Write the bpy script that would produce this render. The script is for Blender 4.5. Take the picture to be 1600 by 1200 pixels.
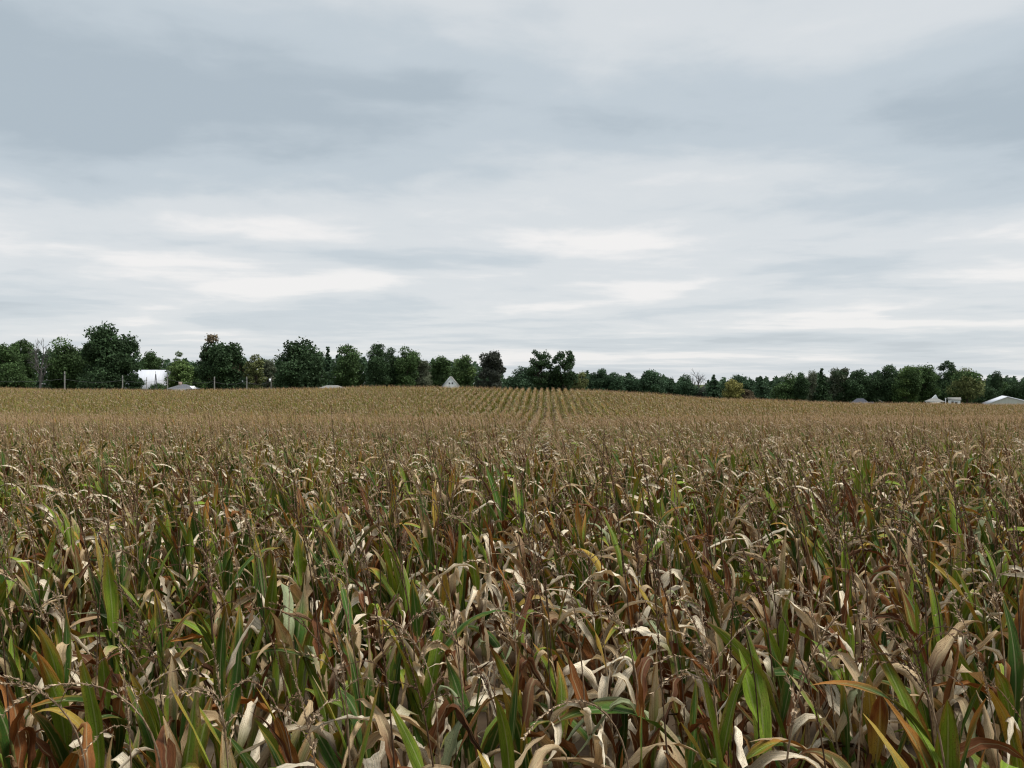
import bpy, math, random
import numpy as np
from mathutils import Vector

# ------------------------------------------------------------------ scene, camera, light
for o in list(bpy.data.objects):
    bpy.data.objects.remove(o)
sc = bpy.context.scene
C = sc.collection
R = math.radians
F = 1386.0                 # focal length of the photograph in its own pixels (1600 wide)
CAMZ = 2.5

cam_d = bpy.data.cameras.new('camera')
cam_d.sensor_width = 36.0
cam_d.lens = 36.0 * F / 1600.0
cam_d.clip_start = 0.05
cam_d.clip_end = 9000.0
cam = bpy.data.objects.new('camera', cam_d)
cam.location = (0, 0, CAMZ)
cam.rotation_euler = (R(90), 0, 0)
C.objects.link(cam)
sc.camera = cam

SUN_EL, SUN_AZ = 62.0, 100.0       # degrees; azimuth clockwise from the view direction
sun_d = bpy.data.lights.new('sun', 'SUN')
sun_d.energy = 1.45
sun_d.angle = R(18)
sun_d.color = (1.0, 0.97, 0.93)
sun = bpy.data.objects.new('sun', sun_d)
sun.location = (0, 0, 60)
sun.rotation_euler = (R(-(90 - SUN_EL)), 0, R(-SUN_AZ))
C.objects.link(sun)

sc.view_settings.view_transform = 'Standard'
sc.view_settings.look = 'None'
sc.view_settings.exposure = 1.5
sc.view_settings.gamma = 1.0
sc.view_settings.use_curve_mapping = False
sc.cycles.max_bounces = 6
sc.cycles.diffuse_bounces = 2
sc.cycles.filter_width = 1.2
sc.cycles.glossy_bounces = 2
sc.cycles.transmission_bounces = 3
sc.cycles.transparent_max_bounces = 4
sc.cycles.use_denoising = True

# ------------------------------------------------------------------ node helper
class NT:
    def __init__(self, tree):
        self.t = tree
        tree.nodes.clear()
    def n(self, typ, **kw):
        nd = self.t.nodes.new(typ)
        for k, v in kw.items():
            if k.startswith('i_'):
                key = k[2:]
                key = int(key) if key.isdigit() else key
                nd.inputs[key].default_value = v
            else:
                setattr(nd, k, v)
        return nd
    def l(self, a, b):
        self.t.links.new(a, b)
    def math(self, op, a, b=None, c=None, clamp=False):
        nd = self.t.nodes.new('ShaderNodeMath')
        nd.operation = op
        nd.use_clamp = clamp
        for i, v in enumerate((a, b, c)):
            if v is None:
                continue
            if isinstance(v, (int, float)):
                nd.inputs[i].default_value = v
            else:
                self.l(v, nd.inputs[i])
        return nd.outputs[0]
    def ramp(self, fac, stops, interp='LINEAR'):
        nd = self.t.nodes.new('ShaderNodeValToRGB')
        cr = nd.color_ramp
        cr.interpolation = interp
        while len(cr.elements) < len(stops):
            cr.elements.new(0.5)
        for e, (p, c) in zip(cr.elements, stops):
            e.position = p
            e.color = (*c, 1) if len(c) == 3 else c
        self.l(fac, nd.inputs[0])
        return nd.outputs[0]
    def mix(self, fac, a, b, blend='MIX'):
        nd = self.t.nodes.new('ShaderNodeMix')
        nd.data_type = 'RGBA'
        nd.blend_type = blend
        for v, i in ((fac, 0), (a, 6), (b, 7)):
            if isinstance(v, (int, float)):
                nd.inputs[i].default_value = v
            elif isinstance(v, tuple):
                nd.inputs[i].default_value = (*v, 1) if len(v) == 3 else v
            else:
                self.l(v, nd.inputs[i])
        return nd.outputs[2]

# ------------------------------------------------------------------ world: overcast stratus over a pale sky
world = bpy.data.worlds.new('World')
sc.world = world
world.use_nodes = True
w = NT(world.node_tree)
tc = w.n('ShaderNodeTexCoord')
sep = w.n('ShaderNodeSeparateXYZ')
w.l(tc.outputs['Generated'], sep.inputs[0])
zz = w.math('ADD', w.math('MAXIMUM', sep.outputs[2], 0.0), 0.05)
px = w.math('DIVIDE', sep.outputs[0], zz)
py = w.math('DIVIDE', sep.outputs[1], zz)
def cloud_noise(sx, sy, ox, oy, detail, rough, dist=0.0):
    cb = w.n('ShaderNodeCombineXYZ')
    w.l(w.math('MULTIPLY_ADD', px, sx, ox), cb.inputs[0])
    w.l(w.math('MULTIPLY_ADD', py, sy, oy), cb.inputs[1])
    nz = w.n('ShaderNodeTexNoise')
    nz.inputs['Scale'].default_value = 1.0
    nz.inputs['Detail'].default_value = detail
    nz.inputs['Roughness'].default_value = rough
    nz.inputs['Distortion'].default_value = dist
    w.l(cb.outputs[0], nz.inputs['Vector'])
    return nz.outputs[0]
n_big = cloud_noise(0.27, 0.42, 3.1, 7.4, 3.0, 0.45, 0.4)
n_mid = cloud_noise(0.55, 0.66, 11.3, 2.2, 5.0, 0.50, 0.4)
n_fine = cloud_noise(2.6, 2.4, 5.0, 1.0, 6.0, 0.6, 0.3)
cl = w.math('ADD', w.math('MULTIPLY_ADD', n_big, 0.42, 0.04), w.math('MULTIPLY', n_mid, 0.38))
cl = w.math('ADD', cl, w.math('MULTIPLY_ADD', n_fine, 0.10, 0.01))
# a brighter, broken layer low in the sky
lay = w.math('MULTIPLY', w.math('ABSOLUTE', w.math('SUBTRACT', sep.outputs[2], 0.125)), 1 / 0.075)
lay = w.math('SUBTRACT', 1.0, lay, clamp=True)
lay = w.math('MULTIPLY', lay, w.math('MULTIPLY', lay, w.math('MULTIPLY_ADD', lay, -2.0, 3.0)))
cl = w.math('ADD', cl, w.math('MULTIPLY', lay, 0.068))
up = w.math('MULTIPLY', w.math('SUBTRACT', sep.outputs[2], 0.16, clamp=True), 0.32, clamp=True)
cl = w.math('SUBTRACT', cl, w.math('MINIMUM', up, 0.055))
ccol = w.ramp(cl, [(0.39, (0.435, 0.505, 0.56)), (0.46, (0.545, 0.61, 0.66)),
                   (0.53, (0.69, 0.725, 0.75)), (0.60, (0.91, 0.89, 0.875))], 'EASE')
# towards the horizon the layers thin out and pale
hor = w.math('SUBTRACT', 1.0, w.math('DIVIDE', sep.outputs[2], 0.22), clamp=True)
ccol2 = w.mix(w.math('MULTIPLY', hor, 0.42), ccol, (0.80, 0.81, 0.82))
sky = w.n('ShaderNodeTexSky', sky_type='NISHITA', sun_disc=False)
sky.sun_elevation = R(SUN_EL)
sky.sun_rotation = R(SUN_AZ)
skyc = w.mix(1.0, sky.outputs[0], (0.1, 0.1, 0.1), 'MULTIPLY')
fin = w.mix(0.93, skyc, ccol2)
bg = w.n('ShaderNodeBackground')
bg.inputs['Strength'].default_value = 1.0
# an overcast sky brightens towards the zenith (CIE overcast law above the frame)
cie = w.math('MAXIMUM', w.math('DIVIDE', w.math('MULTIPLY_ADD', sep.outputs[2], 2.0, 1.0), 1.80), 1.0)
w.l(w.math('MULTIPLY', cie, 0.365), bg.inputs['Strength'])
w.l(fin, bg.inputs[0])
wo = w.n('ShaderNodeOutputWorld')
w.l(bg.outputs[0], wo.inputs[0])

# ------------------------------------------------------------------ materials
def new_mat(name):
    m = bpy.data.materials.new(name)
    m.use_nodes = True
    return m, NT(m.node_tree)

def plain_mat(name, col, rough=0.7, var=0.12, scale=3.0, bump=0.0, metallic=0.0, spec=0.15, stretch=(1, 1, 1)):
    m, t = new_mat(name)
    co = t.n('ShaderNodeTexCoord')
    mp = t.n('ShaderNodeMapping')
    mp.inputs['Scale'].default_value = stretch
    t.l(co.outputs['Object'], mp.inputs[0])
    nz = t.n('ShaderNodeTexNoise')
    nz.inputs['Scale'].default_value = scale
    nz.inputs['Detail'].default_value = 6
    t.l(mp.outputs[0], nz.inputs['Vector'])
    dark = tuple(c * (1 - var * 2) for c in col)
    lite = tuple(min(1, c * (1 + var)) for c in col)
    cr = t.ramp(nz.outputs[0], [(0.3, dark), (0.65, lite)])
    b = t.n('ShaderNodeBsdfPrincipled')
    b.inputs['Roughness'].default_value = rough
    b.inputs['Metallic'].default_value = metallic
    b.inputs['Specular IOR Level'].default_value = spec
    t.l(cr, b.inputs['Base Color'])
    if bump:
        bp = t.n('ShaderNodeBump')
        bp.inputs['Strength'].default_value = bump
        bp.inputs['Distance'].default_value = 0.02
        t.l(nz.outputs[0], bp.inputs['Height'])
        t.l(bp.outputs[0], b.inputs['Normal'])
    o = t.n('ShaderNodeOutputMaterial')
    t.l(b.outputs[0], o.inputs[0])
    return m

def leaf_mat():
    """corn leaf: vertex colour, parallel veins, yellow/brown margins, rust specks"""
    m, t = new_mat('corn_leaf')
    a = t.n('ShaderNodeAttribute', attribute_name='col')
    lf = t.n('ShaderNodeAttribute', attribute_name='lf')       # x across 0..1, y along in m, z random
    sp = t.n('ShaderNodeSeparateXYZ')
    t.l(lf.outputs['Vector'], sp.inputs[0])
    oi = t.n('ShaderNodeObjectInfo')
    # veins
    cb = t.n('ShaderNodeCombineXYZ')
    t.l(t.math('MULTIPLY', sp.outputs[0], 24.0), cb.inputs[0])
    t.l(t.math('MULTIPLY', sp.outputs[1], 3.0), cb.inputs[1])
    t.l(t.math('ADD', t.math('MULTIPLY', sp.outputs[2], 57.0), t.math('MULTIPLY', oi.outputs['Random'], 13.0)), cb.inputs[2])
    vein = t.n('ShaderNodeTexNoise')
    vein.inputs['Scale'].default_value = 1.0
    vein.inputs['Detail'].default_value = 4
    vein.inputs['Roughness'].default_value = 0.65
    t.l(cb.outputs[0], vein.inputs['Vector'])
    # blotches along the blade
    cb2 = t.n('ShaderNodeCombineXYZ')
    t.l(t.math('MULTIPLY', sp.outputs[0], 3.5), cb2.inputs[0])
    t.l(t.math('MULTIPLY', sp.outputs[1], 9.0), cb2.inputs[1])
    t.l(t.math('ADD', t.math('MULTIPLY', sp.outputs[2], 91.0), t.math('MULTIPLY', oi.outputs['Random'], 29.0)), cb2.inputs[2])
    blot = t.n('ShaderNodeTexNoise')
    blot.inputs['Scale'].default_value = 1.0
    blot.inputs['Detail'].default_value = 5
    blot.inputs['Roughness'].default_value = 0.6
    t.l(cb2.outputs[0], blot.inputs['Vector'])
    # specks
    cb3 = t.n('ShaderNodeCombineXYZ')
    t.l(t.math('MULTIPLY', sp.outputs[0], 26.0), cb3.inputs[0])
    t.l(t.math('MULTIPLY', sp.outputs[1], 150.0), cb3.inputs[1])
    t.l(t.math('MULTIPLY', sp.outputs[2], 71.0), cb3.inputs[2])
    spk = t.n('ShaderNodeTexNoise')
    spk.inputs['Scale'].default_value = 1.0
    spk.inputs['Detail'].default_value = 2
    t.l(cb3.outputs[0], spk.inputs['Vector'])
    edge = t.math('ABSOLUTE', t.math('MULTIPLY_ADD', sp.outputs[0], 2.0, -1.0))
    # margin discolouring, strength in alpha of col
    em = t.math('ADD', edge, t.math('MULTIPLY_ADD', blot.outputs[0], 3.0, -2.0))
    em = t.math('MULTIPLY', em, 1.6, clamp=True)
    em = t.math('MULTIPLY', em, a.outputs['Alpha'])
    ecol = t.ramp(blot.outputs[0], [(0.42, (0.30, 0.21, 0.04)), (0.58, (0.26, 0.13, 0.03)), (0.72, (0.36, 0.26, 0.15))])
    c1 = t.mix(em, a.outputs['Color'], ecol)
    vv = t.ramp(vein.outputs[0], [(0.3, (0.62, 0.59, 0.56)), (0.5, (1, 1, 1)), (0.7, (1.22, 1.20, 1.16))])
    c2 = t.mix(1.0, c1, vv, 'MULTIPLY')
    bb = t.ramp(blot.outputs[0], [(0.28, (0.62, 0.55, 0.47)), (0.5, (1, 1, 1)), (0.75, (1.16, 1.15, 1.12))])
    c3 = t.mix(0.85, c2, bb, 'MULTIPLY')
    sm = t.ramp(t.math('ADD', spk.outputs[0], t.math('MULTIPLY_ADD', blot.outputs[0], 0.25, -0.125)), [(0.60, (0, 0, 0)), (0.68, (1, 1, 1))])
    c4 = t.mix(t.math('MULTIPLY', sm, 0.7), c3, (0.075, 0.032, 0.014))
    mid = t.math('LESS_THAN', edge, 0.09)                      # pale midrib
    c5 = t.mix(t.math('MULTIPLY', mid, 0.30), c4, (0.40, 0.36, 0.20))
    br = t.n('ShaderNodeBsdfPrincipled')
    br.inputs['Roughness'].default_value = 0.62
    br.inputs['Specular IOR Level'].default_value = 0.16
    t.l(c5, br.inputs['Base Color'])
    bp = t.n('ShaderNodeBump')
    bp.inputs['Strength'].default_value = 0.55
    bp.inputs['Distance'].default_value = 0.006
    t.l(t.math('ADD', vein.outputs[0], t.math('MULTIPLY', blot.outputs[0], 1.6)), bp.inputs['Height'])
    t.l(bp.outputs[0], br.inputs['Normal'])
    tr = t.n('ShaderNodeBsdfTranslucent')
    tcol = t.mix(1.0, c5, (1.0, 0.72, 0.42), 'MULTIPLY')
    t.l(tcol, tr.inputs[0])
    mx = t.n('ShaderNodeMixShader')
    mx.inputs[0].default_value = 0.17
    t.l(br.outputs[0], mx.inputs[1])
    t.l(tr.outputs[0], mx.inputs[2])
    o = t.n('ShaderNodeOutputMaterial')
    t.l(mx.outputs[0], o.inputs[0])
    return m

def stem_mat():
    m, t = new_mat('corn_stem')
    a = t.n('ShaderNodeAttribute', attribute_name='col')
    co = t.n('ShaderNodeTexCoord')
    nz = t.n('ShaderNodeTexNoise')
    nz.inputs['Scale'].default_value = 55
    nz.inputs['Detail'].default_value = 3
    t.l(co.outputs['Object'], nz.inputs['Vector'])
    v = t.ramp(nz.outputs[0], [(0.32, (0.55, 0.5, 0.45)), (0.68, (1.3, 1.28, 1.25))])
    b = t.n('ShaderNodeBsdfPrincipled')
    b.inputs['Roughness'].default_value = 0.75
    b.inputs['Specular IOR Level'].default_value = 0.2
    t.l(t.mix(1.0, a.outputs['Color'], v, 'MULTIPLY'), b.inputs['Base Color'])
    o = t.n('ShaderNodeOutputMaterial')
    t.l(b.outputs[0], o.inputs[0])
    return m

def foliage_mat():
    m, t = new_mat('tree_foliage')
    a = t.n('ShaderNodeAttribute', attribute_name='col')
    co = t.n('ShaderNodeTexCoord')
    nz = t.n('ShaderNodeTexNoise')
    nz.inputs['Scale'].default_value = 1.7
    nz.inputs['Detail'].default_value = 3
    t.l(co.outputs['Object'], nz.inputs['Vector'])
    v = t.ramp(nz.outputs[0], [(0.3, (0.7, 0.7, 0.7)), (0.7, (1.3, 1.3, 1.3))])
    c = t.mix(1.0, a.outputs['Color'], v, 'MULTIPLY')
    b = t.n('ShaderNodeBsdfPrincipled')
    b.inputs['Roughness'].default_value = 0.7
    b.inputs['Specular IOR Level'].default_value = 0.15
    t.l(c, b.inputs['Base Color'])
    tr = t.n('ShaderNodeBsdfTranslucent')
    t.l(c, tr.inputs[0])
    mx = t.n('ShaderNodeMixShader')
    mx.inputs[0].default_value = 0.2
    t.l(b.outputs[0], mx.inputs[1])
    t.l(tr.outputs[0], mx.inputs[2])
    o = t.n('ShaderNodeOutputMaterial')
    t.l(mx.outputs[0], o.inputs[0])
    return m

def ground_mat():
    m, t = new_mat('soil')
    co = t.n('ShaderNodeTexCoord')
    n1 = t.n('ShaderNodeTexNoise'); n1.inputs['Scale'].default_value = 2.3; n1.inputs['Detail'].default_value = 8
    n2 = t.n('ShaderNodeTexNoise'); n2.inputs['Scale'].default_value = 0.02; n2.inputs['Detail'].default_value = 5
    t.l(co.outputs['Object'], n1.inputs['Vector']); t.l(co.outputs['Object'], n2.inputs['Vector'])
    soil = t.ramp(n1.outputs[0], [(0.3, (0.035, 0.024, 0.015)), (0.55, (0.075, 0.052, 0.032)), (0.72, (0.17, 0.13, 0.085))])
    grass = t.ramp(n1.outputs[0], [(0.3, (0.04, 0.055, 0.018)), (0.7, (0.10, 0.11, 0.04))])
    sp = t.n('ShaderNodeSeparateXYZ'); t.l(co.outputs['Object'], sp.inputs[0])
    far = t.math('GREATER_THAN', t.math('ADD', sp.outputs[1], t.math('MULTIPLY', n2.outputs[0], 20.0)), 158.0)
    c = t.mix(far, soil, grass)
    b = t.n('ShaderNodeBsdfPrincipled'); b.inputs['Roughness'].default_value = 0.95
    b.inputs['Specular IOR Level'].default_value = 0.1
    t.l(c, b.inputs['Base Color'])
    bp = t.n('ShaderNodeBump'); bp.inputs['Strength'].default_value = 0.6; bp.inputs['Distance'].default_value = 0.05
    t.l(n1.outputs[0], bp.inputs['Height']); t.l(bp.outputs[0], b.inputs['Normal'])
    o = t.n('ShaderNodeOutputMaterial'); t.l(b.outputs[0], o.inputs[0])
    return m

M_LEAF, M_STEM, M_FOL, M_GROUND = leaf_mat(), stem_mat(), foliage_mat(), ground_mat()
M_BARK = plain_mat('bark', (0.075, 0.06, 0.048), 0.9, 0.25, 6.0, 0.8, stretch=(1, 1, 0.25))
M_DEADBARK = plain_mat('weathered_bark', (0.10, 0.092, 0.086), 0.9, 0.25, 5.0, 0.6, stretch=(1, 1, 0.25))
M_POLE = plain_mat('weathered_pole', (0.25, 0.24, 0.22), 0.85, 0.15, 4.0, 0.4, stretch=(4, 4, 0.4))
M_WIRE = plain_mat('wire', (0.16, 0.16, 0.16), 0.5, 0.1)
M_WHITE = plain_mat('white_boards', (0.80, 0.80, 0.81), 0.6, 0.05, 1.2, 0.2, stretch=(6, 6, 0.5))
M_WROOF = plain_mat('white_metal_roof', (0.52, 0.53, 0.56), 0.85, 0.05, 1.0, 0.15, stretch=(5, 0.4, 0.4))
M_GROOF = plain_mat('grey_shingles', (0.12, 0.122, 0.13), 0.85, 0.15, 4.0, 0.4)
M_DROOF = plain_mat('slate_shingles', (0.055, 0.058, 0.07), 0.85, 0.15, 4.0, 0.4)
M_PROOF = plain_mat('pale_shingles', (0.20, 0.195, 0.18), 0.85, 0.1, 4.0, 0.4)
M_BEIGE = plain_mat('beige_metal_siding', (0.56, 0.54, 0.50), 0.6, 0.05, 1.0, 0.2, stretch=(6, 6, 0.4))
M_BRICK = plain_mat('chimney_brick', (0.33, 0.25, 0.21), 0.9, 0.2, 8.0, 0.5)
M_DARK = plain_mat('dark_steel', (0.06, 0.06, 0.065), 0.6, 0.1)
M_GLASS = plain_mat('window_pane', (0.025, 0.028, 0.032), 0.12, 0.1, spec=0.6)
M_TRIM = plain_mat('grey_trim', (0.33, 0.34, 0.35), 0.7, 0.06)

# ------------------------------------------------------------------ mesh helpers
def mesh_np(name, V, faces, mats, smooth=True, col=None, lf=None, midx=None):
    """V (n,3), faces list/array of quads or tris"""
    me = bpy.data.meshes.new(name)
    if isinstance(faces, np.ndarray):
        k = faces.shape[1]
        nf = faces.shape[0]
        me.vertices.add(len(V))
        me.vertices.foreach_set('co', np.ascontiguousarray(V, dtype=np.float32).ravel())
        me.loops.add(nf * k)
        me.loops.foreach_set('vertex_index', np.ascontiguousarray(faces, dtype=np.int32).ravel())
        me.polygons.add(nf)
        me.polygons.foreach_set('loop_start', np.arange(0, nf * k, k, dtype=np.int32))
        if smooth:
            me.polygons.foreach_set('use_smooth', np.ones(nf, dtype=bool))
        if midx is not None:
            me.polygons.foreach_set('material_index', np.asarray(midx, dtype=np.int32))
        me.update(calc_edges=True)
    else:
        me.from_pydata([tuple(v) for v in V], [], faces)
        if smooth:
            for p in me.polygons:
                p.use_smooth = True
    for m in (mats if isinstance(mats, (list, tuple)) else [mats]):
        me.materials.append(m)
    if col is not None:
        at = me.attributes.new('col', 'FLOAT_COLOR', 'POINT')
        at.data.foreach_set('color', np.ascontiguousarray(col, dtype=np.float32).ravel())
    if lf is not None:
        at = me.attributes.new('lf', 'FLOAT_VECTOR', 'POINT')
        at.data.foreach_set('vector', np.ascontiguousarray(lf, dtype=np.float32).ravel())
    return me

def obj(name, me, parent=None, loc=None):
    o = bpy.data.objects.new(name, me)
    C.objects.link(o)
    if parent is not None:
        o.parent = parent
    if loc is not None:
        o.location = loc
    return o

def tag(o, label, cat, group=None):
    o['label'] = label
    o['category'] = cat
    if group:
        o['group'] = group
    return o

def empty(name, loc, rz=0.0):
    o = bpy.data.objects.new(name, None)
    o.empty_display_size = 0.3
    o.location = loc
    o.rotation_euler = (0, 0, rz)
    C.objects.link(o)
    return o

def grid_faces(nu, nv):
    """quads of a (nu x nv) vertex grid, row-major nu rows"""
    i = np.arange(nu - 1)[:, None] * nv + np.arange(nv - 1)[None, :]
    i = i.ravel()
    return np.stack([i, i + 1, i + nv + 1, i + nv], 1)

def tube(P, r, sides):
    """tube round a polyline; returns verts, quad faces (open ends, tapering)"""
    P = np.asarray(P, float)
    n = len(P)
    r = np.broadcast_to(np.asarray(r, float), (n,))
    T = np.gradient(P, axis=0)
    T /= np.linalg.norm(T, axis=1)[:, None] + 1e-9
    ref = np.where(np.abs(T[:, 2:3]) > 0.9, np.array([[1.0, 0, 0]]), np.array([[0, 0, 1.0]]))
    if np.any(np.abs(T[:, 2]) > 0.9):
        ref = np.tile(np.array([[1.0, 0.0, 0.0]]), (n, 1)) if np.max(np.abs(T[:, 0])) < 0.9 else np.tile(np.array([[0.0, 1.0, 0.0]]), (n, 1))
    A = np.cross(T, ref)
    A /= np.linalg.norm(A, axis=1)[:, None] + 1e-9
    B = np.cross(T, A)
    an = np.arange(sides) / sides * 2 * math.pi
    V = P[:, None, :] + r[:, None, None] * (np.cos(an)[None, :, None] * A[:, None, :] + np.sin(an)[None, :, None] * B[:, None, :])
    f = []
    i = np.arange(n - 1)[:, None] * sides
    j = np.arange(sides)[None, :]
    j2 = (j + 1) % sides
    faces = np.stack([i + j, i + j2, i + sides + j2, i + sides + j], -1).reshape(-1, 4)
    return V.reshape(-1, 3), faces

class Acc:
    """collects pieces of ONE part into one mesh"""
    def __init__(self):
        self.V, self.Fc, self.Cc, self.L, self.M, self.n = [], [], [], [], [], 0
    def add(self, V, Fq, col=None, lf=None, mi=0):
        self.V.append(V); self.Fc.append(Fq + self.n)
        m = len(V)
        self.Cc.append(np.tile(np.array([(0.3, 0.3, 0.3, 0)]), (m, 1)) if col is None else (np.tile(np.array([col]), (m, 1)) if np.ndim(col) == 1 else col))
        self.L.append(np.tile(np.array([[0.5, 0, 0]]), (m, 1)) if lf is None else lf)
        self.M.append(np.full(len(Fq), mi))
        self.n += m
    def mesh(self, name, mats, smooth=True):
        return mesh_np(name, np.concatenate(self.V), np.concatenate(self.Fc), mats, smooth,
                       np.concatenate(self.Cc), np.concatenate(self.L), np.concatenate(self.M))

# ------------------------------------------------------------------ terrain
_US = np.array([(x - 800) / F for x in (-150, 0, 100, 250, 400, 480, 560, 650, 750, 860, 950, 1000, 1100, 1200, 1300, 1400, 1600, 1750)])
_ES = np.array([5, 5, 7, 8, 7, 5, 2.5, 2.5, 4, 6, 9, 12.5, 20, 24, 28, 29.5, 31.5, 33.0])
_DS = np.interp(_US, [-0.7, -0.3, -0.1, 0.05, 0.2, 0.6], [135, 128, 112, 110, 122, 140])
def _zc(x, y):
    d = np.maximum(y, 0.01)
    u = np.clip(x / np.maximum(d, 18.0), -0.68, 0.68)
    E = np.interp(u, _US, _ES)
    D = np.interp(u, _US, _DS)
    zn = np.interp(d, [0, 10, 20, 35, 70], [-0.40, -0.47, -0.88, -1.42, -2.6])
    tt = d / D
    pxo = E + (52 - E) * np.interp(tt, [0.5, 0.65, 0.75, 0.88, 1.0], [1, 0.86, 0.54, 0.19, 0])
    zf = -pxo * d / F
    wv = np.clip((d - 25) / 25, 0, 1)
    wv = wv * wv * (3 - 2 * wv)
    z1 = zn * (1 - wv) + zf * wv
    zb = -E * np.minimum(d, 260) / F - 0.035 * np.clip(d - D, 0, 70)
    return np.where(d < D, z1, zb)
def ground(x, y):
    x = np.asarray(x, float); y = np.asarray(y, float)
    z = sum(_zc(x * 1.0, y * k) for k in (0.95, 0.975, 1.0, 1.025, 1.05)) / 5.0
    k = np.clip((y - 20) / 50, 0, 1)
    return z + CAMZ - 1.76 + 0.0029 * np.clip(y, 0, 260) * k * k * (3 - 2 * k)

ys = np.concatenate([[-6000, -600, -60, -8], np.arange(-2, 30, 1.0), np.arange(30, 160, 2.0), np.arange(160, 300, 10.0), [320, 400, 600, 1000, 2000, 4000, 8000]])
us = np.linspace(-1, 1, 81)
gx = []
V = []
for yv in ys:
    half = 12 + 0.8 * max(yv, 0) if -10 < yv < 400 else 6000
    xs = us * half if half < 6000 else np.sign(us) * np.abs(us) ** 2.2 * 6000
    V.append(np.stack([xs, np.full_like(xs, yv), ground(xs, np.full_like(xs, yv))], 1))
V = np.concatenate(V)
g = obj('ground', mesh_np('ground', V, grid_faces(len(ys), len(us)), M_GROUND))
g['kind'] = 'structure'

# ------------------------------------------------------------------ corn plant generator
COL = dict(green=(0.042, 0.098, 0.012), bgreen=(0.145, 0.225, 0.020), olive=(0.13, 0.13, 0.035), yellow=(0.36, 0.25, 0.04),
           orange=(0.36, 0.15, 0.03), rust=(0.150, 0.052, 0.017), brown=(0.075, 0.034, 0.016), tan=(0.47, 0.345, 0.200),
           bleach=(0.76, 0.66, 0.49), sage=(0.27, 0.31, 0.17))
COL = {k: np.array(v) for k, v in COL.items()}
AX = {}

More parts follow.
